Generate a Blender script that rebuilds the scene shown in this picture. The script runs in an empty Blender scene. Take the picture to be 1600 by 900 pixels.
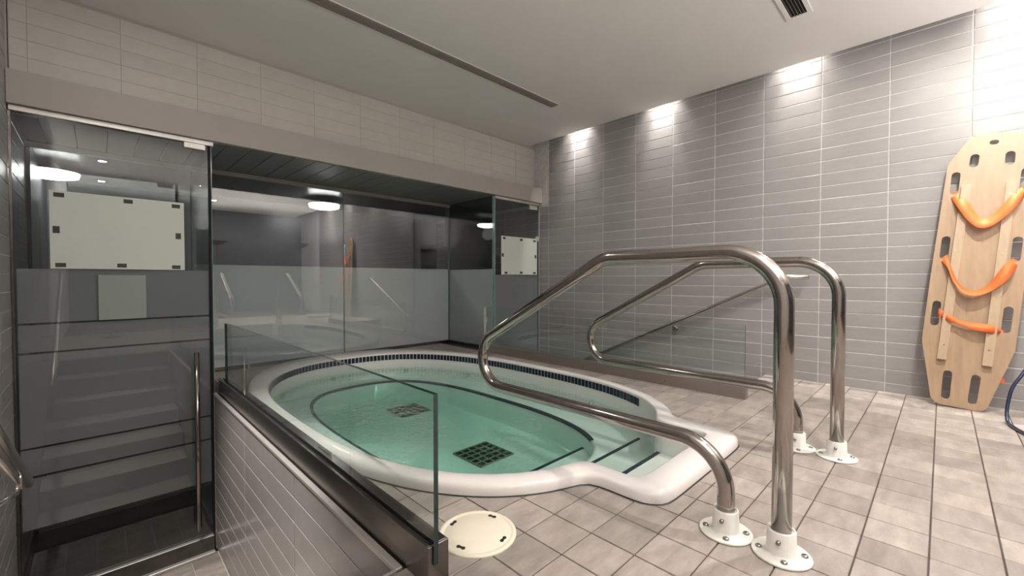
import bpy, bmesh, math, random
from mathutils import Vector, Matrix
random.seed(7)
sc = bpy.context.scene
COL = sc.collection
PI = math.pi

# ------------------------------------------------------------------ camera
CAM = Vector((0.0, 0.0, 0.85))
FPX, YAW, PITCH = 661.6, math.radians(45.48), math.radians(1.17)
cd = bpy.data.cameras.new('camera'); cam = bpy.data.objects.new('camera', cd); COL.objects.link(cam)
cam.location = CAM
cam.rotation_euler = (PI/2 - PITCH, 0, YAW - PI/2)
cd.sensor_width = 36.0; cd.lens = 36.0*FPX/1600.0; cd.clip_start = 0.02; cd.clip_end = 60
sc.camera = cam
# ------------------------------------------------------------------ world, exposure
w = bpy.data.worlds.new('world'); sc.world = w; w.use_nodes = True
w.node_tree.nodes['Background'].inputs[0].default_value = (0.02, 0.02, 0.022, 1)
w.node_tree.nodes['Background'].inputs[1].default_value = 0.3
vs = sc.view_settings
vs.view_transform = 'Standard'; vs.look = 'None'; vs.gamma = 1.0; vs.use_curve_mapping = False
vs.exposure = 0.33
sc.cycles.transparent_max_bounces = 24
sc.cycles.max_bounces = 10
sc.cycles.caustics_reflective = False
sc.cycles.caustics_refractive = False
sc.cycles.sample_clamp_indirect = 4.0

WASH_W = 150.0      # watts of each wall washer in the ceiling slot
DOWN_W = 20.0      # watts of each ceiling downlight
UP_W = 50.0        # watts of each added fill uplighter behind the camera
STAIR_W = 430.0     # watts of the added fill spotlight over the left stairs
STEAM_W = 0.3      # watts of each steam room lamp

# ------------------------------------------------------------------ room dimensions (metres)
WX = 4.25          # face of the right wall
LX = -0.35         # face of the left wall
CZ = 2.62          # ceiling
BY = 3.90          # bulkhead wall
FY = 3.75          # fascia front
DY = 3.80          # steam doors
GY = 4.70          # recessed glass
LOWZ = -1.17       # lower floor
KX0, KX1 = 0.64, 0.72      # left kerb
RX0, RX1 = 3.25, 3.31      # right kerb
BACKY = -3.6

# ------------------------------------------------------------------ material helpers
def mat(name):
    m = bpy.data.materials.new(name); m.use_nodes = True
    nt = m.node_tree; nt.nodes.clear()
    out = nt.nodes.new('ShaderNodeOutputMaterial')
    return m, nt, out
def node(nt, t, **kw):
    n = nt.nodes.new(t)
    for k, v in kw.items():
        if k.startswith('i_'):
            key = k[2:].replace('_', ' ')
            n.inputs[key].default_value = v
        else: setattr(n, k, v)
    return n
def rgba(c): return (c[0], c[1], c[2], 1.0)
def pbr(name, col, rough=0.5, metal=0.0, spec=0.5, noise=0.0, nscale=12.0, bump=0.0, bscale=60.0,
        objvar=0.0, stretch=(1,1,1), roughvar=0.0, coat=0.0):
    m, nt, out = mat(name)
    b = node(nt, 'ShaderNodeBsdfPrincipled')
    b.inputs['Base Color'].default_value = rgba(col)
    b.inputs['Roughness'].default_value = rough
    b.inputs['Metallic'].default_value = metal
    b.inputs['Specular IOR Level'].default_value = spec
    b.inputs['Coat Weight'].default_value = coat
    nt.links.new(b.outputs[0], out.inputs['Surface'])
    tc = node(nt, 'ShaderNodeNewGeometry')
    mp = node(nt, 'ShaderNodeMapping'); mp.inputs['Scale'].default_value = stretch
    nt.links.new(tc.outputs['Position'], mp.inputs['Vector'])
    cur = None
    if noise > 0 or objvar > 0 or roughvar > 0:
        n = node(nt, 'ShaderNodeTexNoise'); n.inputs['Scale'].default_value = nscale
        n.inputs['Detail'].default_value = 6; n.inputs['Roughness'].default_value = 0.62
        nt.links.new(mp.outputs[0], n.inputs['Vector'])
        mr = node(nt, 'ShaderNodeMapRange')
        mr.inputs['From Min'].default_value = 0.25; mr.inputs['From Max'].default_value = 0.75
        mr.inputs['To Min'].default_value = 1 - noise; mr.inputs['To Max'].default_value = 1 + noise
        nt.links.new(n.outputs['Fac'], mr.inputs['Value'])
        val = mr.outputs[0]
        if objvar > 0:
            oi = node(nt, 'ShaderNodeObjectInfo')
            m2 = node(nt, 'ShaderNodeMapRange')
            m2.inputs['To Min'].default_value = 1 - objvar; m2.inputs['To Max'].default_value = 1 + objvar
            nt.links.new(oi.outputs['Random'], m2.inputs['Value'])
            mm = node(nt, 'ShaderNodeMath', operation='MULTIPLY')
            nt.links.new(val, mm.inputs[0]); nt.links.new(m2.outputs[0], mm.inputs[1]); val = mm.outputs[0]
        vm = node(nt, 'ShaderNodeVectorMath', operation='SCALE')
        vm.inputs[0].default_value = col
        nt.links.new(val, vm.inputs['Scale'])
        nt.links.new(vm.outputs[0], b.inputs['Base Color'])
        if roughvar > 0:
            m3 = node(nt, 'ShaderNodeMapRange')
            m3.inputs['From Min'].default_value = 0.3; m3.inputs['From Max'].default_value = 0.7
            m3.inputs['To Min'].default_value = rough - roughvar; m3.inputs['To Max'].default_value = rough + roughvar
            nt.links.new(n.outputs['Fac'], m3.inputs['Value']); nt.links.new(m3.outputs[0], b.inputs['Roughness'])
    if bump > 0:
        n2 = node(nt, 'ShaderNodeTexNoise'); n2.inputs['Scale'].default_value = bscale
        n2.inputs['Detail'].default_value = 4
        nt.links.new(mp.outputs[0], n2.inputs['Vector'])
        bp = node(nt, 'ShaderNodeBump'); bp.inputs['Strength'].default_value = bump
        bp.inputs['Distance'].default_value = 0.004
        nt.links.new(n2.outputs['Fac'], bp.inputs['Height'])
        nt.links.new(bp.outputs[0], b.inputs['Normal'])
    return m
def emit(name, col, strength):
    m, nt, out = mat(name)
    e = node(nt, 'ShaderNodeEmission'); e.inputs[0].default_value = rgba(col); e.inputs[1].default_value = strength
    nt.links.new(e.outputs[0], out.inputs['Surface']); return m
def clear(name, tint, ior, bump=None, rough=0.0):
    """thin clear surface: transparent + Fresnel gloss, right from both sides of the face"""
    m, nt, out = mat(name)
    t = node(nt, 'ShaderNodeBsdfTransparent'); t.inputs[0].default_value = rgba(tint)
    g = node(nt, 'ShaderNodeBsdfGlossy'); g.inputs['Roughness'].default_value = rough
    g.inputs[0].default_value = (1, 1, 1, 1)
    ge = node(nt, 'ShaderNodeNewGeometry')
    mr = node(nt, 'ShaderNodeMapRange'); mr.inputs['To Min'].default_value = ior; mr.inputs['To Max'].default_value = 1/ior
    nt.links.new(ge.outputs['Backfacing'], mr.inputs['Value'])
    f = node(nt, 'ShaderNodeFresnel'); nt.links.new(mr.outputs[0], f.inputs['IOR'])
    mx = node(nt, 'ShaderNodeMixShader')
    nt.links.new(f.outputs[0], mx.inputs[0]); nt.links.new(t.outputs[0], mx.inputs[1]); nt.links.new(g.outputs[0], mx.inputs[2])
    nt.links.new(mx.outputs[0], out.inputs['Surface'])
    if bump:
        pos = ge.outputs['Position']
        n = node(nt, 'ShaderNodeTexNoise'); n.inputs['Scale'].default_value = bump[0]; n.inputs['Detail'].default_value = 3
        n.inputs['Distortion'].default_value = 0.6
        nt.links.new(pos, n.inputs['Vector'])
        # rougher water where the return jets push it
        d = node(nt, 'ShaderNodeVectorMath', operation='DISTANCE'); d.inputs[1].default_value = bump[3]
        nt.links.new(pos, d.inputs[0])
        r = node(nt, 'ShaderNodeMapRange', interpolation_type='SMOOTHSTEP')
        r.inputs['From Min'].default_value = 0.15; r.inputs['From Max'].default_value = bump[4]
        r.inputs['To Min'].default_value = bump[2]; r.inputs['To Max'].default_value = bump[1]
        nt.links.new(d.outputs['Value'], r.inputs['Value'])
        bp = node(nt, 'ShaderNodeBump'); bp.inputs['Distance'].default_value = 0.16
        nt.links.new(n.outputs['Fac'], bp.inputs['Height']); nt.links.new(r.outputs[0], bp.inputs['Strength'])
        nt.links.new(bp.outputs[0], g.inputs['Normal']); nt.links.new(bp.outputs[0], f.inputs['Normal'])
    return m, nt, out
def film(name, col, opacity, rough=0.6):
    m, nt, out = mat(name)
    t = node(nt, 'ShaderNodeBsdfTransparent')
    d = node(nt, 'ShaderNodeBsdfDiffuse'); d.inputs[0].default_value = rgba(col)
    mx = node(nt, 'ShaderNodeMixShader'); mx.inputs[0].default_value = opacity
    nt.links.new(t.outputs[0], mx.inputs[1]); nt.links.new(d.outputs[0], mx.inputs[2])
    nt.links.new(mx.outputs[0], out.inputs['Surface']); return m

M = {}
M['walltile'] = pbr('wall_tile_grey', (0.30, 0.285, 0.28), 0.34, noise=0.06, nscale=9, objvar=0.05, bump=0.15, bscale=90, stretch=(1, 1, 4))
M['paneltile'] = pbr('kerb_wall_tile', (0.40, 0.375, 0.365), 0.20, noise=0.05, nscale=9, objvar=0.03)
M['grout'] = pbr('grout_grey', (0.58, 0.56, 0.55), 0.9, noise=0.2, nscale=30)
M['lightgrout'] = pbr('pale_grout', (0.55, 0.52, 0.50), 0.8)
M['floortile'] = pbr('floor_tile_stone', (0.30, 0.262, 0.235), 0.5, noise=0.32, nscale=7, objvar=0.18, bump=0.35, bscale=45, stretch=(1, 2.6, 1), roughvar=0.12)
M['floorgrout'] = pbr('floor_grout', (0.075, 0.055, 0.045), 0.9, noise=0.5, nscale=5)
M['ceiling'] = pbr('ceiling_paint', (0.74, 0.715, 0.69), 0.9, noise=0.02, nscale=3, bump=0.1, bscale=250)
M['fascia'] = pbr('fascia_paint', (0.38, 0.345, 0.32), 0.6, noise=0.03, nscale=5)
M['bandtile'] = pbr('band_tile_lit', (0.56, 0.525, 0.49), 0.5, noise=0.05, nscale=9, objvar=0.03)  # wall tile colour raised to stand in for the band's stronger light
M['bandgrout'] = pbr('band_grout', (0.43, 0.40, 0.375), 0.9)
M['plain'] = pbr('plain_grey_wall', (0.30, 0.285, 0.28), 0.6)
M['soffit'] = pbr('soffit_plank_dark', (0.20, 0.195, 0.185), 0.5, noise=0.1, nscale=14, objvar=0.1, stretch=(6, 1, 1))
M['darkgap'] = pbr('dark_joint', (0.012, 0.012, 0.012), 0.9)
M['trim'] = pbr('aluminium_trim', (0.66, 0.63, 0.60), 0.35, metal=0.55, noise=0.08, nscale=20)
M['steel'] = pbr('polished_steel', (0.36, 0.325, 0.30), 0.12, metal=1.0, noise=0.10, nscale=25, roughvar=0.04, stretch=(1, 1, .3))
M['kerbsteel'] = pbr('brushed_kerb_steel', (0.20, 0.18, 0.165), 0.27, metal=1.0, noise=0.05, nscale=40, stretch=(1, .05, 1))
M['kerbtop'] = pbr('dark_channel_top', (0.30, 0.30, 0.29), 0.16, metal=1.0)
M['whitepaint'] = pbr('white_enamel', (0.78, 0.76, 0.71), 0.35, noise=0.05, nscale=30)
M['bolt'] = pbr('bolt_steel', (0.35, 0.33, 0.31), 0.3, metal=1.0)
M['acrylic'] = pbr('white_acrylic', (0.78, 0.745, 0.72), 0.2, spec=0.5, noise=0.02, nscale=4)
M['navy'] = pbr('navy_glazed_tile', (0.010, 0.013, 0.035), 0.15)
M['strip'] = pbr('dark_nosing_strip', (0.008, 0.016, 0.03), 0.6)
M['railsteel'] = pbr('satin_rail_steel', (0.62, 0.58, 0.54), 0.26, metal=1.0)
M['kerbpale'] = pbr('satin_kerb_steel', (0.40, 0.36, 0.33), 0.42, metal=1.0, noise=0.06, nscale=30, stretch=(1, .05, 1))
M['slat'] = pbr('vent_slat_paint', (0.27, 0.24, 0.21), 0.5)
M['grate'] = pbr('drain_grate_plastic', (0.20, 0.19, 0.13), 0.5, noise=0.2, nscale=30)
M['lid'] = pbr('cream_plastic', (0.80, 0.74, 0.60), 0.4, noise=0.04, nscale=20)
M['black'] = pbr('black_rubber', (0.012, 0.012, 0.012), 0.6)
M['wood'] = pbr('birch_plywood', (0.38, 0.262, 0.165), 0.40, noise=0.16, nscale=6, stretch=(5, 5, 0.7), roughvar=0.1)
M['woodedge'] = pbr('plywood_pale_edge', (0.60, 0.49, 0.37), 0.5)
M['runner'] = pbr('birch_runner', (0.45, 0.335, 0.225), 0.4, noise=0.1, nscale=9, stretch=(6, 6, 1))
M['strap'] = pbr('orange_webbing', (0.90, 0.165, 0.035), 0.6, noise=0.08, nscale=200)
M['paper'] = pbr('white_paper', (0.62, 0.665, 0.61), 0.8, noise=0.02)
M['paperdim'] = pbr('pale_paper_square', (0.27, 0.30, 0.275), 0.8)
M['tape'] = pbr('dark_tape', (0.045, 0.05, 0.045), 0.7)
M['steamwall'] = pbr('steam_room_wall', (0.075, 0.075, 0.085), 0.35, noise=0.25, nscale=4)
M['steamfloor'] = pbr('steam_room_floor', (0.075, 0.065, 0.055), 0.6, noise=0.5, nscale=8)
M['steammetal'] = pbr('dull_dark_metal', (0.25, 0.25, 0.26), 0.28, metal=1.0, noise=0.2, nscale=8)
M['edge'] = pbr('glass_edge_green', (0.012, 0.03, 0.026), 0.08)
M['edgepale'] = pbr('glass_edge_pale', (0.20, 0.34, 0.31), 0.1)
M['hose'] = pbr('blue_black_rubber', (0.015, 0.022, 0.05), 0.25)
M['glass'] = clear('clear_glass', (0.93, 0.96, 0.95), 1.5)[0]
M['doorglass'] = clear('grey_tinted_glass', (0.84, 0.86, 0.86), 1.5)[0]
M['mirrorglass'] = clear('reflective_grey_glass', (0.90, 0.92, 0.92), 2.0)[0]
M['film'] = film('frosted_film', (0.88, 0.88, 0.89), 0.95)
M['doorfilm'] = film('door_frosted_film', (0.52, 0.51, 0.515), 0.62)
M['filmline'] = film('film_bright_edge', (0.75, 0.78, 0.77), 0.75)
M['lamp'] = emit('lamp_diffuser', (1.0, 0.98, 0.93), 26.0)
M['washlamp'] = emit('spot_lens', (1.0, 0.95, 0.88), 20.0)
M['window'] = emit('blue_window_light', (0.25, 0.75, 1.0), 2.2)
M['jet'] = pbr('jet_fitting', (0.45, 0.52, 0.47), 0.3)
mw, ntw, ow = clear('pool_water', (0.97, 0.99, 0.985), 1.33, bump=(14.0, 0.04, 1.0, (1.02, 2.5, -0.07), 0.85))
va = node(ntw, 'ShaderNodeVolumeAbsorption'); va.inputs['Color'].default_value = (0.04, 0.74, 0.56, 1); va.inputs['Density'].default_value = 0.72
ntw.links.new(va.outputs[0], ow.inputs['Volume'])
M['water'] = mw

# ------------------------------------------------------------------ object helpers
def link(o, parent=None):
    COL.objects.link(o)
    if parent is not None: o.parent = parent
    return o
def tag(o, label=None, cat=None, group=None, kind=None):
    if label: o['label'] = label
    if cat: o['category'] = cat
    if group: o['group'] = group
    if kind: o['kind'] = kind
    return o
def empty(name, loc=(0, 0, 0), **kw):
    o = bpy.data.objects.new(name, None); o.empty_display_size = 0.1
    link(o); o.location = loc; tag(o, **kw); return o
def mesh(name, vs_, fs, mats, smooth=False):
    me = bpy.data.meshes.new(name); me.from_pydata([tuple(v) for v in vs_], [], fs); me.update()
    for m in (mats if isinstance(mats, (list, tuple)) else [mats]): me.materials.append(m)
    if smooth:
        for p in me.polygons: p.use_smooth = True
    return me
def obj(name, me, parent=None, loc=None):
    """parent objects sit unrotated; a world-space mesh is shifted into its parent's frame"""
    o = bpy.data.objects.new(name, me); link(o, parent)
    if parent is not None: o.location = -Vector(parent.location)
    if loc is not None: o.location = Vector(o.location) + Vector(loc)
    return o
def bm_obj(name, bm, mats, parent=None, smooth=False, angle=None):
    me = bpy.data.meshes.new(name); bm.normal_update(); bm.to_mesh(me); bm.free()
    for m in (mats if isinstance(mats, (list, tuple)) else [mats]): me.materials.append(m)
    if smooth:
        for p in me.polygons: p.use_smooth = True
        if angle: 
            try: me.set_sharp_from_angle(angle=angle)
            except Exception: pass
    return obj(name, me, parent)
def add_box(bm, lo, hi, bevel=0.0, mi=0):
    r = bmesh.ops.create_cube(bm, size=1.0)
    vsx = r['verts']
    c = [(a+b)/2 for a, b in zip(lo, hi)]; s = [b-a for a, b in zip(lo, hi)]
    for v in vsx: v.co = Vector((c[0]+v.co.x*s[0], c[1]+v.co.y*s[1], c[2]+v.co.z*s[2]))
    fs = set(f for v in vsx for f in v.link_faces)
    for f in fs: f.material_index = mi
    if bevel > 0:
        es = set(e for v in vsx for e in v.link_edges)
        bmesh.ops.bevel(bm, geom=list(es), offset=bevel, segments=1, affect='EDGES', profile=0.5)
def box(name, lo, hi, m, parent=None, bevel=0.0):
    bm = bmesh.new(); add_box(bm, lo, hi, bevel); return bm_obj(name, bm, m, parent)
def tube_pts(pts, r, seg=20, closed_ends=True):
    """sweep a circle along a polyline, returns verts, faces"""
    n = len(pts); P = [Vector(p) for p in pts]
    T = []
    for i in range(n):
        a = P[max(i-1, 0)]; b = P[min(i+1, n-1)]; T.append((b-a).normalized())
    ref = Vector((0, 0, 1)) if abs(T[0].z) < 0.9 else Vector((1, 0, 0))
    u = T[0].cross(ref).normalized(); vs_, fs = [], []
    for i in range(n):
        if i > 0:
            q = T[i-1].rotation_difference(T[i]); u = q @ u
        v = T[i].cross(u).normalized()
        for k in range(seg):
            a = 2*PI*k/seg; vs_.append(P[i] + r*(math.cos(a)*u + math.sin(a)*v))
    for i in range(n-1):
        for k in range(seg):
            a = i*seg+k; b = i*seg+(k+1) % seg
            fs.append((a, b, b+seg, a+seg))
    if closed_ends:
        fs.append(tuple(reversed(range(seg)))); fs.append(tuple((n-1)*seg+k for k in range(seg)))
    return vs_, fs
def tube(name, pts, r, m, parent=None, seg=20):
    v, f = tube_pts(pts, r, seg); me = mesh(name, v, f, m, True)
    return obj(name, me, parent)
def fillet(pts, radii, n=12):
    """round the corners of a 3D polyline"""
    P = [Vector(p) for p in pts]; out = [P[0]]
    for i in range(1, len(P)-1):
        a = (P[i-1]-P[i]).normalized(); b = (P[i+1]-P[i]).normalized()
        ang = a.angle(b); r = radii[i-1]
        if r <= 0: out.append(P[i]); continue
        t = r/math.tan(ang/2); c = P[i] + (a+b).normalized()*(r/math.sin(ang/2))
        s = P[i]+a*t; e = P[i]+b*t; vs0 = s-c; ve0 = e-c
        tot = vs0.angle(ve0); ax = vs0.cross(ve0).normalized()
        for k in range(n+1): out.append(c + Matrix.Rotation(tot*k/n, 3, ax) @ vs0)
    out.append(P[-1]); return out
def lathe(bm, prof, c=(0, 0, 0), seg=32, mi=0):
    rings = []
    for r, z in prof:
        rings.append([bm.verts.new((c[0]+r*math.cos(2*PI*k/seg), c[1]+r*math.sin(2*PI*k/seg), c[2]+z)) for k in range(seg)])
    for a, b in zip(rings, rings[1:]):
        for k in range(seg):
            f = bm.faces.new((a[k], a[(k+1) % seg], b[(k+1) % seg], b[k])); f.material_index = mi; f.smooth = True
    f = bm.faces.new(rings[-1]); f.material_index = mi
    f = bm.faces.new(list(reversed(rings[0]))); f.material_index = mi
FW = Vector((math.cos(YAW)*math.cos(PITCH), math.sin(YAW)*math.cos(PITCH), -math.sin(PITCH)))
RT = Vector((math.sin(YAW), -math.cos(YAW), 0)); UP = RT.cross(FW)
def size_in_view(ps):
    """rough size of a piece seen from where the photograph was taken (to pick which ones are built singly)"""
    q = []
    for p in ps:
        d = Vector(p)-CAM; z = d.dot(FW)
        if z < 0.05: return 0
        q.append((min(max(800+FPX*d.dot(RT)/z, 0), 1600), min(max(450-FPX*d.dot(UP)/z, 0), 900)))
    a = 0
    for i in range(len(q)):
        x0, y0 = q[i]; x1, y1 = q[(i+1) % len(q)]; a += x0*y1-x1*y0
    return abs(a)/2
def bevel_box_mesh(name, sx, sy, sz, b, m):
    bm = bmesh.new(); add_box(bm, (-sx/2, -sy/2, -sz/2), (sx/2, sy/2, sz/2), b)
    me = bpy.data.meshes.new(name); bm.to_mesh(me); bm.free(); me.materials.append(m); return me
def tile_field(parent, name, spots, me, dims, limit=300, stuffname=None):
    """spots: list of centres; alike tiles share one mesh; the smallest beyond the limit are joined"""
    dx, dy, dz = [d/2 for d in dims]
    def corners(c):
        x, y, z = c
        if dx <= dy and dx <= dz: return [(x, y-dy, z-dz), (x, y+dy, z-dz), (x, y+dy, z+dz), (x, y-dy, z+dz)]
        if dy <= dx and dy <= dz: return [(x-dx, y, z-dz), (x+dx, y, z-dz), (x+dx, y, z+dz), (x-dx, y, z+dz)]
        return [(x-dx, y-dy, z), (x+dx, y-dy, z), (x+dx, y+dy, z), (x-dx, y+dy, z)]
    s = sorted(spots, key=lambda c: -size_in_view(corners(c)))
    single = [c for c in s[:limit] if size_in_view(corners(c)) > 0]; rest = [c for c in s if c not in set(single)]
    for c in single:
        o = bpy.data.objects.new(name, me); link(o, parent)
        o.location = Vector(c) - Vector(parent.location)
    if rest:
        vsx, fs = [], []
        base = [v.co.copy() for v in me.vertices]; polys = [tuple(p.vertices) for p in me.polygons]
        for c in rest:
            k = len(vsx); vsx += [v+Vector(c) for v in base]; fs += [tuple(i+k for i in p) for p in polys]
        o = obj(stuffname or name, mesh(name, vsx, fs, me.materials[0]), parent); o['kind'] = 'stuff'
    return single

# ------------------------------------------------------------------ tub outlines
def outline(cx, cy, a, b, nf, nn_, x0, x1, y0, r, smooth_it=3):
    """oval with a rectangular step bay at its near end; same point count whatever the size"""
    n = nn_
    def ysup(x): return cy - b*(max(0, 1-abs((x-cx)/a)**n))**(1/n)
    def ang(x):
        y = ysup(x); c = (x-cx)/a; s = (y-cy)/b
        return math.atan2(math.copysign(abs(s)**(n/2), s), math.copysign(abs(c)**(n/2), c))
    t0 = ang(x1); t1 = ang(x0)
    if t1 < t0: t1 += 2*PI
    if t1 - t0 < PI: t1 += 2*PI
    pts = []
    N = 150
    for k in range(N+1):
        t = t0+(t1-t0)*k/N; c, s = math.cos(t), math.sin(t); n = nf if s > 0 else nn_
        pts.append((cx+a*math.copysign(abs(c)**(2/n), c), cy+b*math.copysign(abs(s)**(2/n), s)))
    yl, yr = ysup(x0), ysup(x1)
    for k in range(1, 5): pts.append((x0, yl+(y0+r-yl)*k/4))
    for k in range(1, 7): t = PI+PI/2*k/6; pts.append((x0+r+r*math.cos(t), y0+r+r*math.sin(t)))
    for k in range(1, 8): pts.append((x0+r+(x1-r-x0-r)*k/8, y0))
    for k in range(0, 7): t = -PI/2+PI/2*k/6; pts.append((x1-r+r*math.cos(t), y0+r+r*math.sin(t)))
    for k in range(1, 4): pts.append((x1, y0+r+(yr-y0-r)*k/4))
    for _ in range(smooth_it):
        L = len(pts)
        pts = [((pts[i-1][0]+2*pts[i][0]+pts[(i+1) % L][0])/4, (pts[i-1][1]+2*pts[i][1]+pts[(i+1) % L][1])/4) for i in range(L)]
    return pts
OUT = outline(1.84, 2.80, 1.12, 1.80, 2.4, 2.9, 1.46, 2.40, 0.71, 0.10, 2)
INN = outline(1.84, 2.69, 1.02, 1.59, 2.45, 2.9, 1.55, 2.28, 0.845, 0.06, 2)
MID = [((a[0]*.7+b[0]*.3), (a[1]*.7+b[1]*.3)) for a, b in zip(OUT, INN)]
def inside(p, poly):
    x, y = p; c = False; j = len(poly)-1
    for i in range(len(poly)):
        xi, yi = poly[i]; xj, yj = poly[j]
        if (yi > y) != (yj > y) and x < (xj-xi)*(y-yi)/(yj-yi)+xi: c = not c
        j = i
    return c

# ================================================================== STRUCTURE
# ---- deck floor
fl = empty('floor', (0, 0, 0), label='beige-grey square tiled deck around the sunken tub', cat='floor', kind='structure')
bm = bmesh.new()
def loop(bm, pts, z):
    v = [bm.verts.new((x, y, z)) for x, y in pts]
    return v, [bm.edges.new((v[i], v[(i+1) % len(v)])) for i in range(len(v))]
deck = [(LX, BACKY), (WX, BACKY), (WX, 1.10), (RX1, 1.10), (RX1, GY), (0.63, GY), (0.63, 1.11), (LX, 1.11)]
v1, e1 = loop(bm, deck, -0.004); v2, e2 = loop(bm, MID, -0.004)
bmesh.ops.triangle_fill(bm, use_beauty=True, edges=e1+e2)
low = [bm.verts.new((x, y, LOWZ)) for x, y in deck]
for i in range(len(deck)):
    j = (i+1) % len(deck); bm.faces.new((v1[i], v1[j], low[j], low[i]))
bmesh.ops.recalc_face_normals(bm, faces=bm.faces)
bm_obj('grout_bed', bm, M['floorgrout'], fl)
T = 0.1572; TY = 0.1595; G = 0.0042
xs = [1.645+T*k for k in range(-13, 17)]; ys = [-0.142+TY*k for k in range(-15, 31)]
tm = bevel_box_mesh('floor_tile', T-G, TY-G, 0.012, 0.0016, M['floortile'])
full, cut = [], []
def clip(poly, p, n):
    out = []
    for i in range(len(poly)):
        a, b = poly[i], poly[(i+1) % len(poly)]
        da = (a[0]-p[0])*n[0]+(a[1]-p[1])*n[1]; db = (b[0]-p[0])*n[0]+(b[1]-p[1])*n[1]
        if da >= 0: out.append(a)
        if (da >= 0) != (db >= 0):
            t = da/(da-db); out.append((a[0]+(b[0]-a[0])*t, a[1]+(b[1]-a[1])*t))
    return out
for x in xs:
    for y in ys:
        cs = [(x+G/2, y+G/2), (x+T-G/2, y+G/2), (x+T-G/2, y+TY-G/2), (x+G/2, y+TY-G/2)]
        c = (x+T/2, y+TY/2)
        if c[1] < -1.6: continue
        ins = [inside(p, MID) for p in cs]
        if all(ins): continue
        poly = list(cs); orig = len(poly)
        if any(ins):
            k = min(range(len(MID)), key=lambda i: (MID[i][0]-c[0])**2+(MID[i][1]-c[1])**2)
            a, b = MID[k-1], MID[(k+1) % len(MID)]
            n = (b[1]-a[1], -(b[0]-a[0]))          # outward (loop runs counter-clockwise)
            poly = clip(poly, MID[k], n)
        # clip to the deck outline
        poly = clip(poly, (WX-0.003, 0), (-1, 0)) if poly else poly
        if c[1] > 1.10:
            if c[0] < 0.63 or c[0] > RX1:
                # sliver tiles at the stair edges
                if c[1]-TY/2 > 1.10: continue
                poly = clip(poly, (0, 1.095), (0, -1)) if poly else poly
            else: 
                poly = clip(poly, (0, GY-0.03), (0, -1)) if poly else poly
        elif c[1]+TY/2 > 1.10 and (c[0] < 0.63 or c[0] > RX1):
            poly = clip(poly, (0, 1.095), (0, -1)) if poly else poly
        if c[1] > 1.10-TY/2 and 0.63 < c[0]+T/2 and c[0] < RX1+T:
            if poly and c[1] > 1.10: poly = clip(poly, (RX0, 0), (-1, 0)) if c[0] > 2 else clip(poly, (KX1-0.01, 0), (1, 0))
        poly = clip(poly, (LX+0.003, 0), (1, 0)) if poly else poly
        if not poly or len(poly) < 3: continue
        ar = abs(sum(poly[i][0]*poly[(i+1) % len(poly)][1]-poly[(i+1) % len(poly)][0]*poly[i][1] for i in range(len(poly))))/2
        if ar < 0.0006: continue
        if ar > (T-G)*(TY-G)*0.999: full.append((x+T/2, y+TY/2, -0.006+random.uniform(-.0006, .0006)))
        else: cut.append(poly)
cut.sort(key=lambda p: -size_in_view([(a, b, 0) for a, b in p]))
single = tile_field(fl, 'floor_tile', full, tm, (T-G, TY-G, 0.012), limit=235, stuffname='floor_tile_rest')
nleft = 300-len(single); rv, rf = [], []
for i, p in enumerate(cut):
    n = len(p); k0 = 0 if i < nleft else len(rv)
    vv = [(a, b, 0.0) for a, b in p]+[(a, b, -0.012) for a, b in p]
    ff = [tuple(range(n))]+[(j, j+n, (j+1) % n+n, (j+1) % n) for j in range(n)]
    if i < nleft: obj('floor_tile', mesh('cut_floor_tile', vv, ff, M['floortile']), fl)
    else:
        rv += vv; rf += [tuple(q+k0 for q in f) for f in ff]
if rv: obj('cut_tile_rest', mesh('cut_tile_rest', rv, rf, M['floortile']), fl)['kind'] = 'stuff'

# ---- lower floor by the left steam door
lf = empty('floor', (0, 0, LOWZ), label='pale tiled lower floor at the foot of the stairs by the left door', cat='floor', kind='structure')
box('grout_bed', (LX, 1.11, LOWZ-0.1), (0.63, 3.76, LOWZ-0.004), M['lightgrout'], lf)
sp = [(LX+0.09+0.16*i, 3.68-0.16*j, LOWZ-0.006) for i in range(6) for j in range(5)]
lt = bevel_box_mesh('floor_tile', 0.156, 0.156, 0.012, 0.0015, M['floortile'])
tile_field(lf, 'floor_tile', sp, lt, (0.156, 0.156, 0.012))
lr = empty('floor', (3.8, 2.4, LOWZ), label='plain lower floor at the foot of the right stairs', cat='floor', kind='structure')
box('floor_slab', (RX1, 1.1, LOWZ-0.1), (WX, 3.8, LOWZ), M['floortile'], lr)

# ---- right wall
TW, TH, TG = 0.4175, 0.1028, 0.0038
rw = empty('wall_right', (WX, 1.5, 0), label='long right wall of grey stacked rectangular tiles washed by spotlights', cat='wall', kind='structure')
box('wall_backing', (WX+0.0038, BACKY, LOWZ), (WX+0.12, 6.4, 3.3), M['grout'], rw)
wt = bevel_box_mesh('wall_tile', 0.014, TW-TG, TH-TG, 0.0030, M['walltile'])
sp = []
for i in range(-5, 16):
    for j in range(0, 31):
        y = -0.122+TW*(i+0.5); z = 2.638+2*TH-TH*(j+0.5)
        if z < -0.05 and y < 1.0: continue
        if y > 3.8 and z > 1.86: continue
        if z < -0.4: continue
        sp.append((WX+0.0085+random.uniform(-0.0004, 0.0005), y, z))
tile_field(rw, 'wall_tile', sp, wt, (0.014, TW-TG, TH-TG), stuffname='wall_tile_rest')

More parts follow.
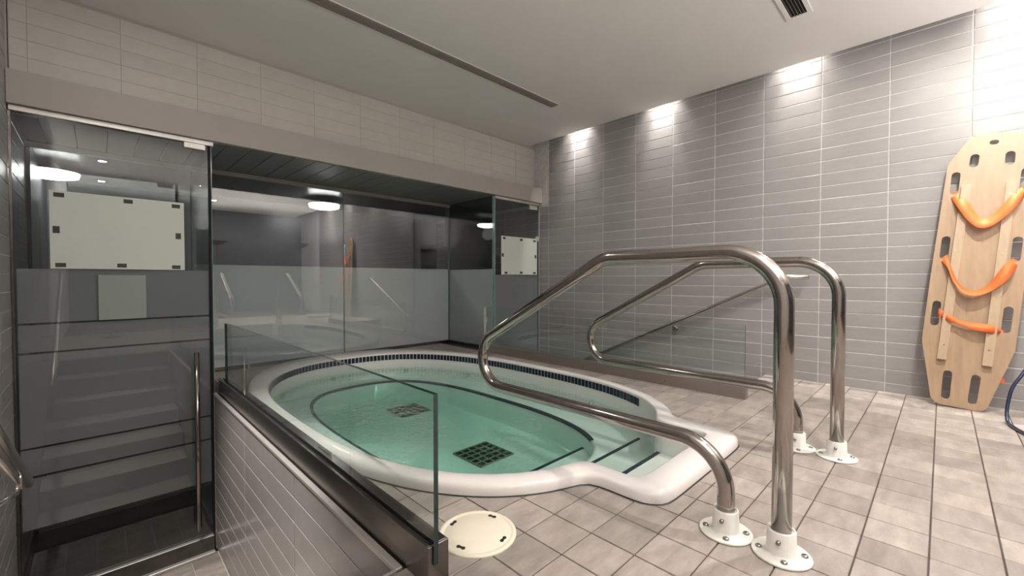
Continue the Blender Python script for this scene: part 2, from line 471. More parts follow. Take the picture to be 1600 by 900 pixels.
# ---- left wall
lw = empty('wall_left', (LX, 1.5, 0), label='left wall of grey stacked tiles beside the tall glass door', cat='wall', kind='structure')
box('wall_backing', (LX-0.12, BACKY, LOWZ), (LX-0.0038, GY+1.5, 3.0), M['grout'], lw)
sp = []
for i in range(-3, 7):
    for j in range(0, 38):
        y = 2.135+TW*(i+0.5); z = CZ+0.01-TH*(j+0.5)
        if z < LOWZ+0.04: continue
        if y > BY and z > 1.86: continue
        sp.append((LX-0.0085+random.uniform(-0.0004, 0.0005), y, z))
tile_field(lw, 'wall_tile', sp, wt, (0.014, TW-TG, TH-TG), stuffname='wall_tile_rest')

# ---- bulkhead wall above the steam room
bw = empty('wall_front', (2, BY, CZ), label='grey tiled wall band above the steam room fascia', cat='wall', kind='structure')
box('wall_backing', (LX, BY+0.0018, 1.9), (WX, BY+0.12, 3.0), M['bandgrout'], bw)
wt2 = bevel_box_mesh('wall_tile', TW-0.003, 0.014, TH-0.003, 0.0012, M['bandtile'])
sp = []
for i in range(-1, 10):
    for j in range(0, 6):
        x = 0.142+0.4175*(i+0.5)
        if x < LX or x > WX-0.1: continue
        sp.append((x, BY+0.0075+random.uniform(-0.0006, 0.0006), CZ-0.02-TH*(j+0.5)))
tile_field(bw, 'wall_tile', sp, wt2, (TW-TG, 0.014, TH-TG))
# part tiles at both ends
for (xa, xb) in ((LX+0.003, 0.142-TW-0.0015), (0.142+0.4175*9+0.0015, WX-0.003)):
    if xb-xa > 0.02:
        for j in range(6):
            z = CZ-0.02-TH*(j+0.5); box('wall_tile', (xa, BY, z-TH/2+.0015), (xb, BY+0.014, z+TH/2-.0015), M['bandtile'], bw, 0.0008)

tag(box('trim_1', (LX, FY, 1.86), (WX-0.002, BY+0.1, 2.055), M['fascia'], None, 0.002),
    'smooth taupe fascia board running above the steam room glass', 'fascia', kind='structure')

# ---- soffit under the fascia
so = empty('trim_2', (2, 4.2, 1.86), label='dark grey planked soffit in front of the recessed glass', cat='soffit', kind='structure')
box('soffit_backing', (LX, FY+0.13, 1.874), (WX, GY+0.05, 1.95), M['darkgap'], so)
pm = bevel_box_mesh('soffit_plank', 0.155, GY-0.03-(FY+0.03), 0.014, 0.002, M['soffit'])
sp = [(0.715-0.16*6+0.08+0.16*k, (GY-0.03+FY+0.03)/2, 1.862) for k in range(28) if 0.715-0.16*6+0.16*k > LX and 0.715-0.16*6+0.16*(k+1) < WX]
tile_field(so, 'soffit_plank', sp, pm, (0.155, 0.9, 0.014))

# ---- ceiling with its light slot
ce = empty('ceiling', (2, 1, CZ), label='smooth pale ceiling with a slot along the right wall', cat='ceiling', kind='structure')
bm = bmesh.new()
add_box(bm, (LX, -0.21, CZ), (WX-0.11, BY+0.02, CZ+0.06))
add_box(bm, (LX, BACKY, CZ), (WX-0.16, -0.21, CZ+0.06))
bm_obj('ceiling_board', bm, M['ceiling'], ce)
bm = bmesh.new()
add_box(bm, (WX-0.22, BACKY, CZ+0.60), (WX+0.02, BY+0.05, CZ+0.64))
add_box(bm, (WX-0.22, BACKY, CZ+0.06), (WX-0.19, BY+0.05, CZ+0.60))
bm_obj('slot_lining', bm, M['ceiling'], ce)
# ---- back wall behind the camera
bk = tag(box('wall_back', (LX-0.12, BACKY-0.12, LOWZ), (WX+0.12, BACKY, 3.0), M['steamwall']), 'dark wall closing the room behind', 'wall', kind='structure')

# ---- tiled side wall of the deck under the left kerb
pw = empty('wall_deck', (0.63, 2.4, LOWZ), label='glossy grey tiled side wall below the left glass balustrade', cat='wall', kind='structure')
PT = 0.112
ptm = bevel_box_mesh('wall_tile', 0.012, 0.885, PT-0.004, 0.0022, M['paneltile'])
sp = []
for j in range(11):
    z = -0.012-PT*(j+0.5)
    if z-PT/2 < LOWZ: continue
    for i in range(3): sp.append((0.6235, 1.125+0.889*(i+0.5), z))
box('grout_bed', (0.6235, 1.11, LOWZ), (0.634, 3.80, -0.002), M['lightgrout'], pw)
tile_field(pw, 'wall_tile', sp, ptm, (0.012, 0.885, PT-0.004))
bm = bmesh.new()
add_box(bm, (0.612, 1.105, -0.012), (0.634, 3.80, 0.004), 0.002)
add_box(bm, (0.612, 1.105, LOWZ), (0.634, 1.119, -0.012), 0.002)
add_box(bm, (0.612, 3.788, LOWZ), (0.634, 3.80, -0.012), 0.002)
bm_obj('edge_trim', bm, M['trim'], pw)
box('stair_nosing', (LX, 1.100, -0.014), (0.612, 1.112, 0.002), M['trim'], pw)

# ---- stairs
def stairs(x0, x1, y0, label):
    t = empty('staircase', ((x0+x1)/2, y0, LOWZ), label=label, cat='stairs')
    n = 7; rise = -LOWZ/n
    for k in range(1, n):
        box('step', (x0, y0+0.3*(k-1), LOWZ), (x1, y0+0.3*k, -rise*k), M['floortile'], t, 0.004)
    return t
stairs(LX+0.004, 0.60, 1.12, 'tiled stairs going down on the left beside the glossy tiled deck wall')
stairs(RX1+0.004, WX-0.004, 1.12, 'tiled stairs going down between right glass balustrade and grey wall')

# ================================================================== STEAM ROOM
st = empty('wall_steam_room', (2, 6.2, 0), label='dark interior walls of the steam room behind the glass', cat='wall', kind='structure')
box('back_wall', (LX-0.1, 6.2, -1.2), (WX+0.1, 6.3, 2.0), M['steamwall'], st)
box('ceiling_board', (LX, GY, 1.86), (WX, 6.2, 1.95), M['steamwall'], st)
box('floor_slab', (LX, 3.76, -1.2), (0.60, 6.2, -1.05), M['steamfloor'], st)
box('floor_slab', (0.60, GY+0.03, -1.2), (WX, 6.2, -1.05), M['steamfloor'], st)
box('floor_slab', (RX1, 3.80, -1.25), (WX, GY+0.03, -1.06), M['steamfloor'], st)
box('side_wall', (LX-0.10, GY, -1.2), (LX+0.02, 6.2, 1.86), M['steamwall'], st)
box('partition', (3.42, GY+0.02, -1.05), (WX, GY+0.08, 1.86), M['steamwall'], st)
def steam_lamp(x, label):
    t = empty('ceiling_lamp', (x, 5.45, 1.86), label=label, cat='lamp', group='round steam room ceiling lamps')
    bm = bmesh.new(); lathe(bm, [(0.03, 0.0), (0.05, -0.025), (0.17, -0.06), (0.185, -0.075)], (x, 5.45, 1.86), 36)
    bm_obj('lamp_housing', bm, M['steammetal'], t)
    bm = bmesh.new(); lathe(bm, [(0.178, -0.076), (0.17, -0.11), (0.12, -0.125)], (x, 5.45, 1.86), 36)
    bm_obj('diffuser', bm, M['lamp'], t)
    l = bpy.data.lights.new('steam_light', 'POINT'); l.energy = STEAM_W; l.color = (1, .97, .92); l.shadow_soft_size = 0.1
    lo = bpy.data.objects.new('steam_light', l); link(lo, t); lo.location = (0, 0, -0.24)
steam_lamp(-0.262, 'round white lamp glowing above the large paper on the left door')
steam_lamp(2.06, 'round white lamp glowing behind the middle of the recessed glass')
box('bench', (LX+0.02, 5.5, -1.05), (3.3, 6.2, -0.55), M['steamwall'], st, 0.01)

def pane(name, lo, hi, parent, m='glass', em='edge'):
    """glass sheet: clear broad faces, green edges"""
    bm = bmesh.new(); add_box(bm, lo, hi)
    s = [hi[i]-lo[i] for i in range(3)]; ax = s.index(min(s))
    bm.normal_update()
    for f in bm.faces: f.material_index = 0 if abs(f.normal[ax]) > 0.5 else 1
    return bm_obj(name, bm, [M[m], M[em]], parent)
# recessed glass (two tall panes over the tub, one in the door lobby)
FT = 0.985
rg = empty('window_1', (2, GY, 0), label='recessed dark glass wall behind the tub, lower half frosted', cat='glass wall', kind='structure')
for (x0, x1, z0) in ((0.632, 1.982, 0.03), (1.987, 3.415, 0.03), (LX+0.005, 0.610, -1.045)):
    pane('glass_pane', (x0, GY, z0), (x1, GY+0.01, 1.855), rg, 'mirrorglass', 'edgepale')
for (x0, x1) in ((0.632, 1.982), (1.987, 3.415)):
    box('frosted_film', (x0, GY+0.012, 0.03), (x1, GY+0.013, FT), M['film'], rg)
box('head_rail', (LX, GY-0.035, 1.815), (3.42, GY-0.004, 1.853), M['fascia'], rg, 0.002)
box('sill_trim', (0.64, GY-0.02, 0.0), (3.42, GY+0.02, 0.028), M['kerbsteel'], rg, 0.002)
box('wall_below', (0.64, GY+0.03, -1.05), (3.42, GY+0.10, 0.02), M['steamwall'], rg)
# return panes
rt = empty('window_2', (0.62, 4.2, 0), label='narrow clear glass pane returning between left door and recessed glass', cat='glass pane', kind='structure')
pane('glass_pane', (0.615, DY+0.012, -1.04), (0.625, GY-0.002, 1.855), rt, 'doorglass', 'edgepale')
box('frosted_film', (0.6265, DY+0.02, 0.0), (0.6275, GY-0.004, 0.92), M['film'], rt)
r2 = empty('window_3', (3.42, 4.2, 0), label='narrow glass pane returning from the right door to the recessed glass', cat='glass pane', kind='structure')
pane('glass_pane', (3.418, DY+0.012, 0.03), (3.428, GY-0.002, 1.855), r2, 'doorglass', 'edgepale')
box('frosted_film', (3.430, DY+0.02, 0.03), (3.431, GY-0.004, 0.975), M['film'], r2)
box('sill_trim', (3.40, DY, 0.0), (3.44, GY-0.02, 0.028), M['kerbsteel'], r2, 0.002)
box('wall_below', (3.40, DY, LOWZ), (3.44, GY, -0.002), M['steamwall'], r2)

# left steam door
d1 = empty('door_1', (0.14, DY, LOWZ), label='tall tinted glass steam room door on the left with a long pull handle', cat='door', kind='structure')
pane('glass_pane', (LX+0.012, DY, -1.045), (0.600, DY+0.010, 1.828), d1, 'doorglass', 'edge')
for z0, z1 in ((0.588, 0.913), (0.412, 0.576), (-0.160, 0.400), (-0.333, -0.172), (-0.655, -0.347)):
    box('frosted_film', (LX+0.02, DY+0.012, z0), (0.598, DY+0.013, z1), M['doorfilm'], d1)
bm = bmesh.new()
add_box(bm, (LX+0.004, DY-0.022, 1.828), (0.632, DY+0.03, 1.860), 0.002)
bm_obj('head_rail', bm, M['trim'], d1)
box('door_jamb', (0.603, DY-0.012, LOWZ), (0.617, DY+0.022, 1.86), M['darkgap'], d1, 0.002)
box('side_channel', (LX+0.001, DY-0.008, -1.05), (LX+0.012, DY+0.02, 1.83), M['kerbsteel'], d1)
bm = bmesh.new()
add_box(bm, (LX, DY-0.035, LOWZ+0.01), (0.603, DY+0.03, -1.048), 0.004)
add_box(bm, (LX, DY-0.075, LOWZ), (0.603, DY-0.03, LOWZ+0.02), 0.003)
bm_obj('threshold', bm, M['trim'], d1)
h = tube('pull_handle', [(0.508, DY-0.065, 0.325), (0.508, DY-0.065, -0.965)], 0.0155, M['steel'], d1)
for z in (0.20, -0.84): tube('handle_standoff', [(0.508-0.0, DY-0.06, z), (0.508, DY+0.001, z)], 0.009, M['steel'], h).location = (0, 0, 0)
box('top_patch', (0.46, DY-0.014, 1.79), (0.585, DY+0.024, 1.829), M['trim'], d1, 0.002)
# right steam door
d2 = empty('door_2', (3.83, DY, LOWZ), label='narrow glass steam room door at the far right corner', cat='door', kind='structure')
pane('glass_pane', (3.455, DY, -1.05), (4.235, DY+0.010, 1.822), d2, 'doorglass', 'edge')
box('frosted_film', (3.46, DY+0.012, -1.04), (4.23, DY+0.013, 0.905), M['doorfilm'], d2)
box('head_rail', (3.44, DY-0.02, 1.826), (WX-0.004, DY+0.03, 1.858), M['trim'], d2, 0.002)
box('door_jamb', (3.436, DY-0.006, 0.03), (3.450, DY+0.02, 1.826), M['edgepale'], d2, 0.002)
box('door_jamb', (4.237, DY-0.006, -1.05), (WX-0.004, DY+0.02, 1.826), M['trim'], d2, 0.001)
box('top_patch', (4.06, DY-0.012, 1.765), (4.20, DY+0.022, 1.822), M['trim'], d2, 0.002)
box('hinge', (4.18, DY-0.008, 1.36), (4.236, DY+0.018, 1.42), M['trim'], d2, 0.002)

# papers taped on the doors
def paper(x0, x1, z0, z1, tapes, label):
    t = empty('paper_sheet', ((x0+x1)/2, DY-0.003, z0), label=label, cat='paper', group='papers taped on the glass doors')
    box('sheet', (x0, DY-0.0030, z0), (x1, DY-0.0015, z1), M['paper'], t)
    for (x, z) in tapes:
        wd, hg = (0.030, 0.042) if (abs(z-(z0+z1)/2) < 0.05) else (0.046, 0.026)
        box('tape', (x-wd/2, DY-0.0045, z-hg/2), (x+wd/2, DY-0.0031, z+hg/2), M['tape'], t)
paper(-0.194, 0.456, 0.916, 1.392, [(-0.153, 1.367), (0.162, 1.366), (0.411, 1.364), (-0.167, 1.154), (0.422, 1.155), (-0.151, 0.938), (0.126, 0.941), (0.408, 0.936)],
      'large white paper sheet taped to the tall left glass door')
paper(3.55, 4.20, 0.910, 1.386, [(3.60, 1.36), (3.90, 1.355), (4.15, 1.355), (3.575, 1.15), (4.17, 1.15), (3.63, 0.932), (3.90, 0.936), (4.15, 0.934)],
      'white paper sheet taped to the far right glass door')
tag(box('paper_square', (0.012, DY-0.003, 0.588), (0.244, DY-0.0015, 0.878), M['paperdim']), 'pale square sheet below the large paper on the left door', 'paper')

# ================================================================== CEILING FITTINGS
sv = empty('slot_vent', (2.1, 2.79, CZ), label='long thin slot vent running across the ceiling', cat='vent')
box('vent_frame', (0.4, 2.745, CZ-0.004), (3.37, 2.850, CZ+0.001), M['ceiling'], sv, 0.001)
box('vent_back', (0.4, 2.752, CZ-0.0045), (3.364, 2.843, CZ-0.0035), M['darkgap'], sv)
for k in range(6): box('slat', (0.4, 2.7555+0.0150*k, CZ-0.010), (3.36, 2.7635+0.0150*k, CZ-0.004), M['slat'], sv)
cv = empty('ceiling_vent', (3.0, 0.70, CZ), label='dark louvred air vent near the top edge of the ceiling', cat='vent')
bm = bmesh.new()
Y0, Y1, X0, X1 = 0.652, 0.745, 2.6, 3.375
for lo, hi in (((X0-.03, Y0-.028, CZ-.008), (X1+.028, Y0, CZ)), ((X0-.03, Y1, CZ-.008), (X1+.028, Y1+.028, CZ)), ((X1, Y0, CZ-.008), (X1+.028, Y1, CZ)), ((X0-.03, Y0, CZ-.008), (X0, Y1, CZ))):
    add_box(bm, lo, hi, 0.002)
bm_obj('vent_frame', bm, M['ceiling'], cv)
box('vent_back', (X0, Y0, CZ-0.002), (X1, Y1, CZ-0.001), M['darkgap'], cv)
for k in range(5): box('slat', (X0, Y0+0.011+0.0175*k, CZ-0.008), (X1, Y0+0.0145+0.0175*k, CZ-0.002), M['kerbsteel'], cv)

# wall washers inside the slot
for y, which in ((3.15, 'making the bright patch nearest the far corner'), (2.08, 'making the second bright patch from the far corner'), (0.87, 'making the third bright patch from the far corner'), (-0.33, 'making the bright patch above the rescue board'), (-1.4, 'beyond the rescue board, out of view')):
    t = empty('recessed_spotlight', (WX-0.062, y, CZ+0.34), label='spotlight hidden in the ceiling slot '+which, cat='light', group='spotlights in the ceiling slot')
    bm = bmesh.new(); lathe(bm, [(0.026, 0.0), (0.026, 0.068), (0.022, 0.07)], (WX-0.062, y, CZ+0.34), 20)
    bm_obj('lamp_body', bm, M['black'], t)
    for k, (pw_, ang_, tl) in enumerate(((WASH_W*0.9, 40, -3.4), (WASH_W*0.55, 80, -6))):
        l = bpy.data.lights.new('wash_light', 'SPOT'); l.energy = pw_; l.color = (1, .955, .90)
        l.spot_size = math.radians(ang_); l.spot_blend = 1.0; l.shadow_soft_size = 0.02
        lo = bpy.data.objects.new('wash_light', l); link(lo, t); lo.location = (0, 0, -0.01); lo.rotation_euler = (0, math.radians(tl), 0)
# ceiling downlights over the deck; the stair one is added to brighten the stairwell
for k_, (x, y, pw_) in enumerate(((1.42, -0.40, 0.9), (2.85, -0.30, 2.2), (3.35, 0.10, 0.25), (0.10, 2.45, 0.35), (1.9, -2.0, 0.6), (0.1, -1.2, 0.3))):
    t = empty('downlight', (x, y, CZ), label='round ceiling downlight '+('above the nearer tub handrail', 'above the further tub handrail', 'between further handrail and right wall', 'added over the left stairs to brighten them', 'far behind the tub steps', 'behind the viewpoint by the left wall')[k_], cat='light', group='downlights above the deck')
    bm = bmesh.new(); lathe(bm, [(0.085, -0.001), (0.085, -0.006), (0.07, -0.008)], (x, y, CZ), 32)
    bm_obj('bezel', bm, M['trim'], t)
    l = bpy.data.lights.new('deck_light', 'AREA'); l.shape = 'DISK'; l.size = 0.09; l.energy = DOWN_W*pw_; l.color = (1, .945, .885)
    lo = bpy.data.objects.new('deck_light', l); link(lo, t); lo.location = (0, 0, -0.012)
# unseen uplighters added behind the camera to brighten ceiling and bulkhead
for (x, y, pw_) in ((0.15, -0.9, 1.7), (1.9, -1.7, 1.0), (3.5, -1.4, 0.8)):
    t = empty('fill_uplighter', (x, y, 0), label='added fill uplighter out of view '+('by the left wall' if x < 1 else 'midway between the walls' if x < 3 else 'by the right wall'), cat='lamp', group='added fill uplighters')
    bm = bmesh.new(); lathe(bm, [(0.13, 0.0), (0.13, 0.012), (0.014, 0.02), (0.014, 1.60)], (x, y, 0.001), 24); bm_obj('pole', bm, M['black'], t)
    bm = bmesh.new(); lathe(bm, [(0.02, 1.60), (0.10, 1.62), (0.19, 1.68), (0.20, 1.70)], (x, y, 0), 32); bm_obj('bowl', bm, M['black'], t)
    l = bpy.data.lights.new('fill_up_light', 'AREA'); l.shape = 'DISK'; l.size = 0.36; l.energy = UP_W*pw_; l.color = (1, .96, .91)
    lo = bpy.data.objects.new('fill_up_light', l); link(lo, t); lo.location = (0, 0, 1.705); lo.rotation_euler = (PI, 0, 0)
# spotlight added to brighten the deck wall and floor by the left stairs
t = empty('fill_spotlight', (-0.24, 2.45, CZ), label='added fill spotlight out of view over the left stairs', cat='light')
bm = bmesh.new(); lathe(bm, [(0.05, -0.001), (0.05, -0.005), (0.035, -0.007)], (-0.24, 2.45, CZ), 24); bm_obj('bezel', bm, M['ceiling'], t)
l = bpy.data.lights.new('stair_fill_light', 'SPOT'); l.energy = STAIR_W; l.color = (1, .95, .89); l.spot_size = math.radians(46); l.spot_blend = 0.8; l.shadow_soft_size = 0.02
lo = bpy.data.objects.new('stair_fill_light', l); link(lo, t); lo.location = (0, 0, -0.02)
lo.rotation_euler = (Vector((0.62, 2.55, -0.9))-Vector((-0.24, 2.45, CZ))).to_track_quat('-Z', 'Y').to_euler()
# narrow lit window further along the right wall, seen only as a reflection
wn = empty('window_4', (WX, -0.6, 1.2), label='narrow blue-lit window further along the right wall', cat='window', kind='structure')
box('window_frame', (WX-0.012, -0.66, 1.28), (WX+0.001, -0.52, 1.72), M['black'], wn, 0.002)
box('pane', (WX-0.014, -0.64, 1.31), (WX-0.0125, -0.54, 1.69), M['window'], wn)

# ================================================================== TUB
tub = empty('whirlpool_tub', (1.84, 2.8, 0), label='white oval whirlpool tub sunk in the tiled deck', cat='hot tub')
N = len(OUT)
SEZ, FLZ, WZ = -0.22, -0.42, -0.07
CTR = (1.88, 2.79)
def seat_edge(sc_=1.0):
    out = []
    for (x, y) in INN:
        th = math.atan2(y-CTR[1], x-CTR[0]); c, s = math.cos(th), math.sin(th)
        a, b, n = 0.69*sc_, 1.33*sc_, 2.8
        r = (abs(c/a)**n+abs(s/b)**n)**(-1/n); out.append((CTR[0]+r*c, CTR[1]+r*s))
    return out
def off(poly, d):
    """move a loop inwards by d"""
    out = []; L = len(poly)
    for i in range(L):
        a, b = poly[i-2], poly[(i+2) % L]; dx, dy = b[0]-a[0], b[1]-a[1]; q = math.hypot(dx, dy) or 1
        out.append((poly[i][0]-dy/q*d, poly[i][1]+dx/q*d))
    return out
SE = seat_edge()
def mix(A, B, t): return [(a[0]*(1-t)+b[0]*t, a[1]*(1-t)+b[1]*t) for a, b in zip(A, B)]
O1 = off(OUT, 0.009); O2 = off(OUT, 0.022); I2 = off(INN, -0.012); I1 = off(INN, -0.004)
rings = [(OUT, -0.012), (OUT, 0.014), (off(OUT, 0.003), 0.030), (O1, 0.042), (O2, 0.050), (mix(O2, I2, .5), 0.052), (I2, 0.051), (I1, 0.047), (INN, 0.036),
         (INN, -0.02), (off(INN, 0.003), -0.06), (off(INN, 0.012), -0.20), (off(INN, 0.03), SEZ), (off(SE, -0.03), SEZ), (off(SE, -0.006), SEZ-0.003), (SE, SEZ-0.012),
         (seat_edge(0.985), FLZ+0.03), (seat_edge(0.95), FLZ)]
bm = bmesh.new(); R = []
for poly, z in rings: R.append([bm.verts.new((x, y, z)) for x, y in poly])
for a, b in zip(R, R[1:]):
    for i in range(N):
        j = (i+1) % N; bm.faces.new((a[i], a[j], b[j], b[i])).smooth = True
cv0 = bm.verts.new((CTR[0], CTR[1], FLZ))
for i in range(N): bm.faces.new((R[-1][i], R[-1][(i+1) % N], cv0)).smooth = True
bmesh.ops.recalc_face_normals(bm, faces=bm.faces)
bm_obj('tub_shell', bm, M['acrylic'], tub, True, math.radians(50))
bm = bmesh.new()
ca, cb = [bm.verts.new((x, y, 0.0012)) for x, y in off(OUT, -0.005)], [bm.verts.new((x, y, 0.006)) for x, y in off(OUT, 0.002)]
for i in range(N): bm.faces.new((ca[i], ca[(i+1) % N], cb[(i+1) % N], cb[i]))
bm_obj('caulk_line', bm, M['black'], tub)
# entry steps
for (lo, hi) in (((1.58, 0.90, -0.30), (2.33, 1.13, -0.14)), ((1.52, 1.40, -0.43), (2.40, 1.74, -0.32))):
    bm = bmesh.new(); add_box(bm, lo, hi, 0.01); bm_obj('step', bm, M['acrylic'], tub)
for (x0, x1, y, z) in ((1.62, 2.33, 1.125, -0.14), (1.60, 2.68, 1.415, SEZ), (1.55, 2.40, 1.735, -0.32)):
    box('step_strip', (x0, y-0.012, z-0.002), (x1, y+0.012, z+0.003), M['strip'], tub, 0.001)
# dark line along the seat edge: four runs like the photograph's
sl = off(SE, -0.022); si = off(SE, 0.003)
idx = [i for i in range(N) if SE[i][1] > 1.62]
vv, ff = [], []
for k, i in enumerate(idx):
    vv += [(sl[i][0], sl[i][1], SEZ+0.002), (si[i][0], si[i][1], SEZ-0.004), (si[i][0], si[i][1], SEZ-0.018)]
    if k: 
        q = 3*k
        if idx[k]-idx[k-1] == 1: ff += [(q-3, q-2, q+1, q), (q-2, q-1, q+2, q+1)]
obj('seat_edge_strip', mesh('seat_edge_strip', vv, ff, M['strip']), tub)
# navy tiles below the lip, one by one round the far half
per, acc = [], 0
run = [i for i in range(0, 151)]
def navy_run():
    pts = [INN[i] for i in run]; L = [0]
    for a, b in zip(pts, pts[1:]): L.append(L[-1]+math.hypot(b[0]-a[0], b[1]-a[1]))
    s = 0.0; out = []
    while s < L[-1]:
        k = max(i for i in range(len(L)) if L[i] <= s); k = min(k, len(pts)-2)
        t = (s-L[k])/max(L[k+1]-L[k], 1e-6); a, b = pts[k], pts[k+1]
        x = a[0]+(b[0]-a[0])*t; y = a[1]+(b[1]-a[1])*t; out.append((x, y, math.atan2(b[1]-a[1], b[0]-a[0]))); s += 0.0385
    return out
nm = bevel_box_mesh('rim_tile', 0.0312, 0.008, 0.054, 0.0012, M['navy'])
nav = [p for p in navy_run() if p[1] > 1.45 and not (p[0] < 1.5 and p[1] < 2.2)]
for (x, y, a) in nav:
    o = bpy.data.objects.new('rim_tile', nm); link(o, tub)
    o.location = (x-1.84-math.sin(a)*0.001, y-2.8+math.cos(a)*0.001, 0.004); o.rotation_euler = (0, 0, a)
# drain grates on the floor
def grate(cx, cy, s):
    g = empty('drain_grate', (cx, cy, FLZ)); g.parent = tub; g.location = (cx-1.84, cy-2.8, FLZ)
    return g
for gi, (cx, cy, s) in enumerate(((1.99, 2.32, 0.31), (2.14, 3.60, 0.31))):
    bm = bmesh.new(); z0 = FLZ
    add_box(bm, (cx-s/2, cy-s/2, z0), (cx+s/2, cy+s/2, z0+0.004), 0, 1)
    for k in range(6):
        q = -s/2+s*k/5
        add_box(bm, (cx+q-0.005, cy-s/2, z0+0.003), (cx+q+0.005, cy+s/2, z0+0.010), 0.001, 0)
        add_box(bm, (cx-s/2, cy+q-0.005, z0+0.003), (cx+s/2, cy+q+0.005, z0+0.010), 0.001, 0)
    bm_obj('drain_grate', bm, [M['grate'], M['black']], tub)
# wall jets under water
for i in (8, 24, 44, 60, 76, 92, 112):
    x, y = INN[i]; a = math.atan2(CTR[1]-y, CTR[0]-x)
    v, f = tube_pts([(x+0.004*math.cos(a), y+0.004*math.sin(a), -0.145), (x+0.026*math.cos(a), y+0.026*math.sin(a), -0.145)], 0.02, 16)
    obj('jet_nozzle', mesh('jet_nozzle', v, f, M['jet']), tub)

# water
WL = off(INN, -0.012)
vv = [(x, y, WZ) for x, y in WL]+[(x, y, -0.47) for x, y in WL]
ff = [tuple(range(N)), tuple(reversed(range(N, 2*N)))]+[(i, i+N, (i+1) % N+N, (i+1) % N) for i in range(N)]
bm = bmesh.new(); bvs = [bm.verts.new(p) for p in vv]
for f in ff: bm.faces.new([bvs[i] for i in f])
bmesh.ops.recalc_face_normals(bm, faces=bm.faces)
tag(bm_obj('tub_water', bm, M['water']), 'clear green water filling the oval tub, rippled on its left side', 'water', kind='stuff')

# skimmer lid in the deck
sk = empty('skimmer_lid', (0.90, 1.08, 0), label='round cream plastic access lid set in the deck tiles', cat='lid')
bm = bmesh.new(); lathe(bm, [(0.130, -0.004), (0.130, 0.004), (0.127, 0.0065), (0.118, 0.0065), (0.115, 0.005), (0.108, 0.005), (0.104, 0.0075), (0.03, 0.0085)], (0.90, 1.08, 0), 56)
bm_obj('lid_disc', bm, M['lid'], sk)
for a in (18, 108, 198, 288):
    bm = bmesh.new(); r = math.radians(a)
    for q in (-0.009, 0.009):
        add_x = 0.90+0.098*math.cos(r)-q*math.sin(r); add_y = 1.08+0.098*math.sin(r)+q*math.cos(r)
        lathe(bm, [(0.0065, 0.007), (0.0065, 0.0092)], (add_x, add_y, 0), 12)
    add_box(bm, (0.90+0.098*math.cos(r)-0.004, 1.08+0.098*math.sin(r)-0.004, 0.0072), (0.90+0.098*math.cos(r)+0.004, 1.08+0.098*math.sin(r)+0.004, 0.0092))
    bm_obj('lid_slot', bm, M['black'], sk)

# ================================================================== BALUSTRADES
lb = empty('glass_balustrade', (0.68, 2.4, 0), label='frameless glass balustrade in a steel channel along the left of the tub', cat='balustrade')
pane('glass_pane', (0.654, 0.972, 0.06), (0.669, 3.60, 0.535), lb, 'glass', 'edge')
bm = bmesh.new()
add_box(bm, (KX0, 0.985, -0.005), (0.652, 3.77, 0.112), 0.0015)
add_box(bm, (0.672, 0.985, -0.005), (KX1-0.012, 3.77, 0.112), 0.0015)
add_box(bm, (KX0+0.002, 0.985, -0.005), (KX1-0.014, 3.77, 0.085))
add_box(bm, (KX0, 0.978, -0.005), (KX1-0.012, 0.986, 0.112), 0.001)
bm_obj('base_channel', bm, M['kerbsteel'], lb)
bm = bmesh.new()
add_box(bm, (0.6515, 0.99, 0.100), (0.6538, 3.765, 0.1135)); add_box(bm, (0.6692, 0.99, 0.100), (0.6718, 3.765, 0.1135))
bm_obj('glazing_gasket', bm, M['black'], lb)
bm = bmesh.new(); add_box(bm, (0.6702, 1.72, 0.116), (0.6710, 1.90, 0.150)); bm_obj('sticker', bm, M['whitepaint'], lb)
bm = bmesh.new()
for k in range(9): add_box(bm, (0.6695, 1.745+0.014*k, 0.130), (0.6699, 1.750+0.014*k+random.uniform(0, .004), 0.136))
bm_obj('sticker_print', bm, M['black'], lb)
rb = empty('glass_balustrade', (3.28, 2.4, 0), label='frameless glass balustrade in a steel channel along the right of the tub', cat='balustrade')
pane('glass_pane', (3.272, 0.975, 0.05), (3.284, DY-0.01, 0.525), rb, 'glass', 'edge')
bm = bmesh.new(); add_box(bm, (RX0, 0.962, -0.004), (RX1-0.004, DY-0.004, 0.092), 0.003)
bm_obj('base_channel', bm, M['kerbpale'], rb)
for y in (1.55, 2.35, 3.1): box('drain_hole', (RX0-0.001, y, 0.03), (RX0+0.002, y+0.006, 0.04), M['black'], rb)
box('glass_clamp', (3.262, DY-0.045, 0.34), (3.294, DY-0.004, 0.40), M['trim'], rb, 0.003)
box('wall_plate', (3.264, DY-0.02, 0.10), (3.292, DY-0.004, 0.52), M['trim'], rb, 0.002)

# ================================================================== POOL HANDRAILS
def flange(x, y, parent, seed):
    bm = bmesh.new(); lathe(bm, [(0.081, 0.0), (0.082, 0.004), (0.078, 0.0075), (0.045, 0.009), (0.041, 0.014), (0.039, 0.078), (0.037, 0.080), (0.0325, 0.080), (0.0315, 0.075)], (x, y, 0.001), 40)
    f = bm_obj('base_flange', bm, M['whitepaint'], parent)
    for k in range(4):
        a = seed+k*PI/2; cx, cy = x+0.061*math.cos(a), y+0.061*math.sin(a)
        bm = bmesh.new(); lathe(bm, [(0.0095, 0.007), (0.0095, 0.013), (0.006, 0.016)], (cx, cy, 0), 10)
        b = bm_obj('bolt', bm, M['bolt'], f); b.location = (0, 0, 0)
    for a in (seed+PI*0.0-0.3, seed+PI-0.3):
        p0 = Vector((x+0.036*math.cos(a), y+0.036*math.sin(a), 0.055)); p1 = Vector((x+0.049*math.cos(a), y+0.049*math.sin(a), 0.055))
        b = tube('set_screw', [p0, p1], 0.0065, M['bolt'], f, 10); b.location = (0, 0, 0)
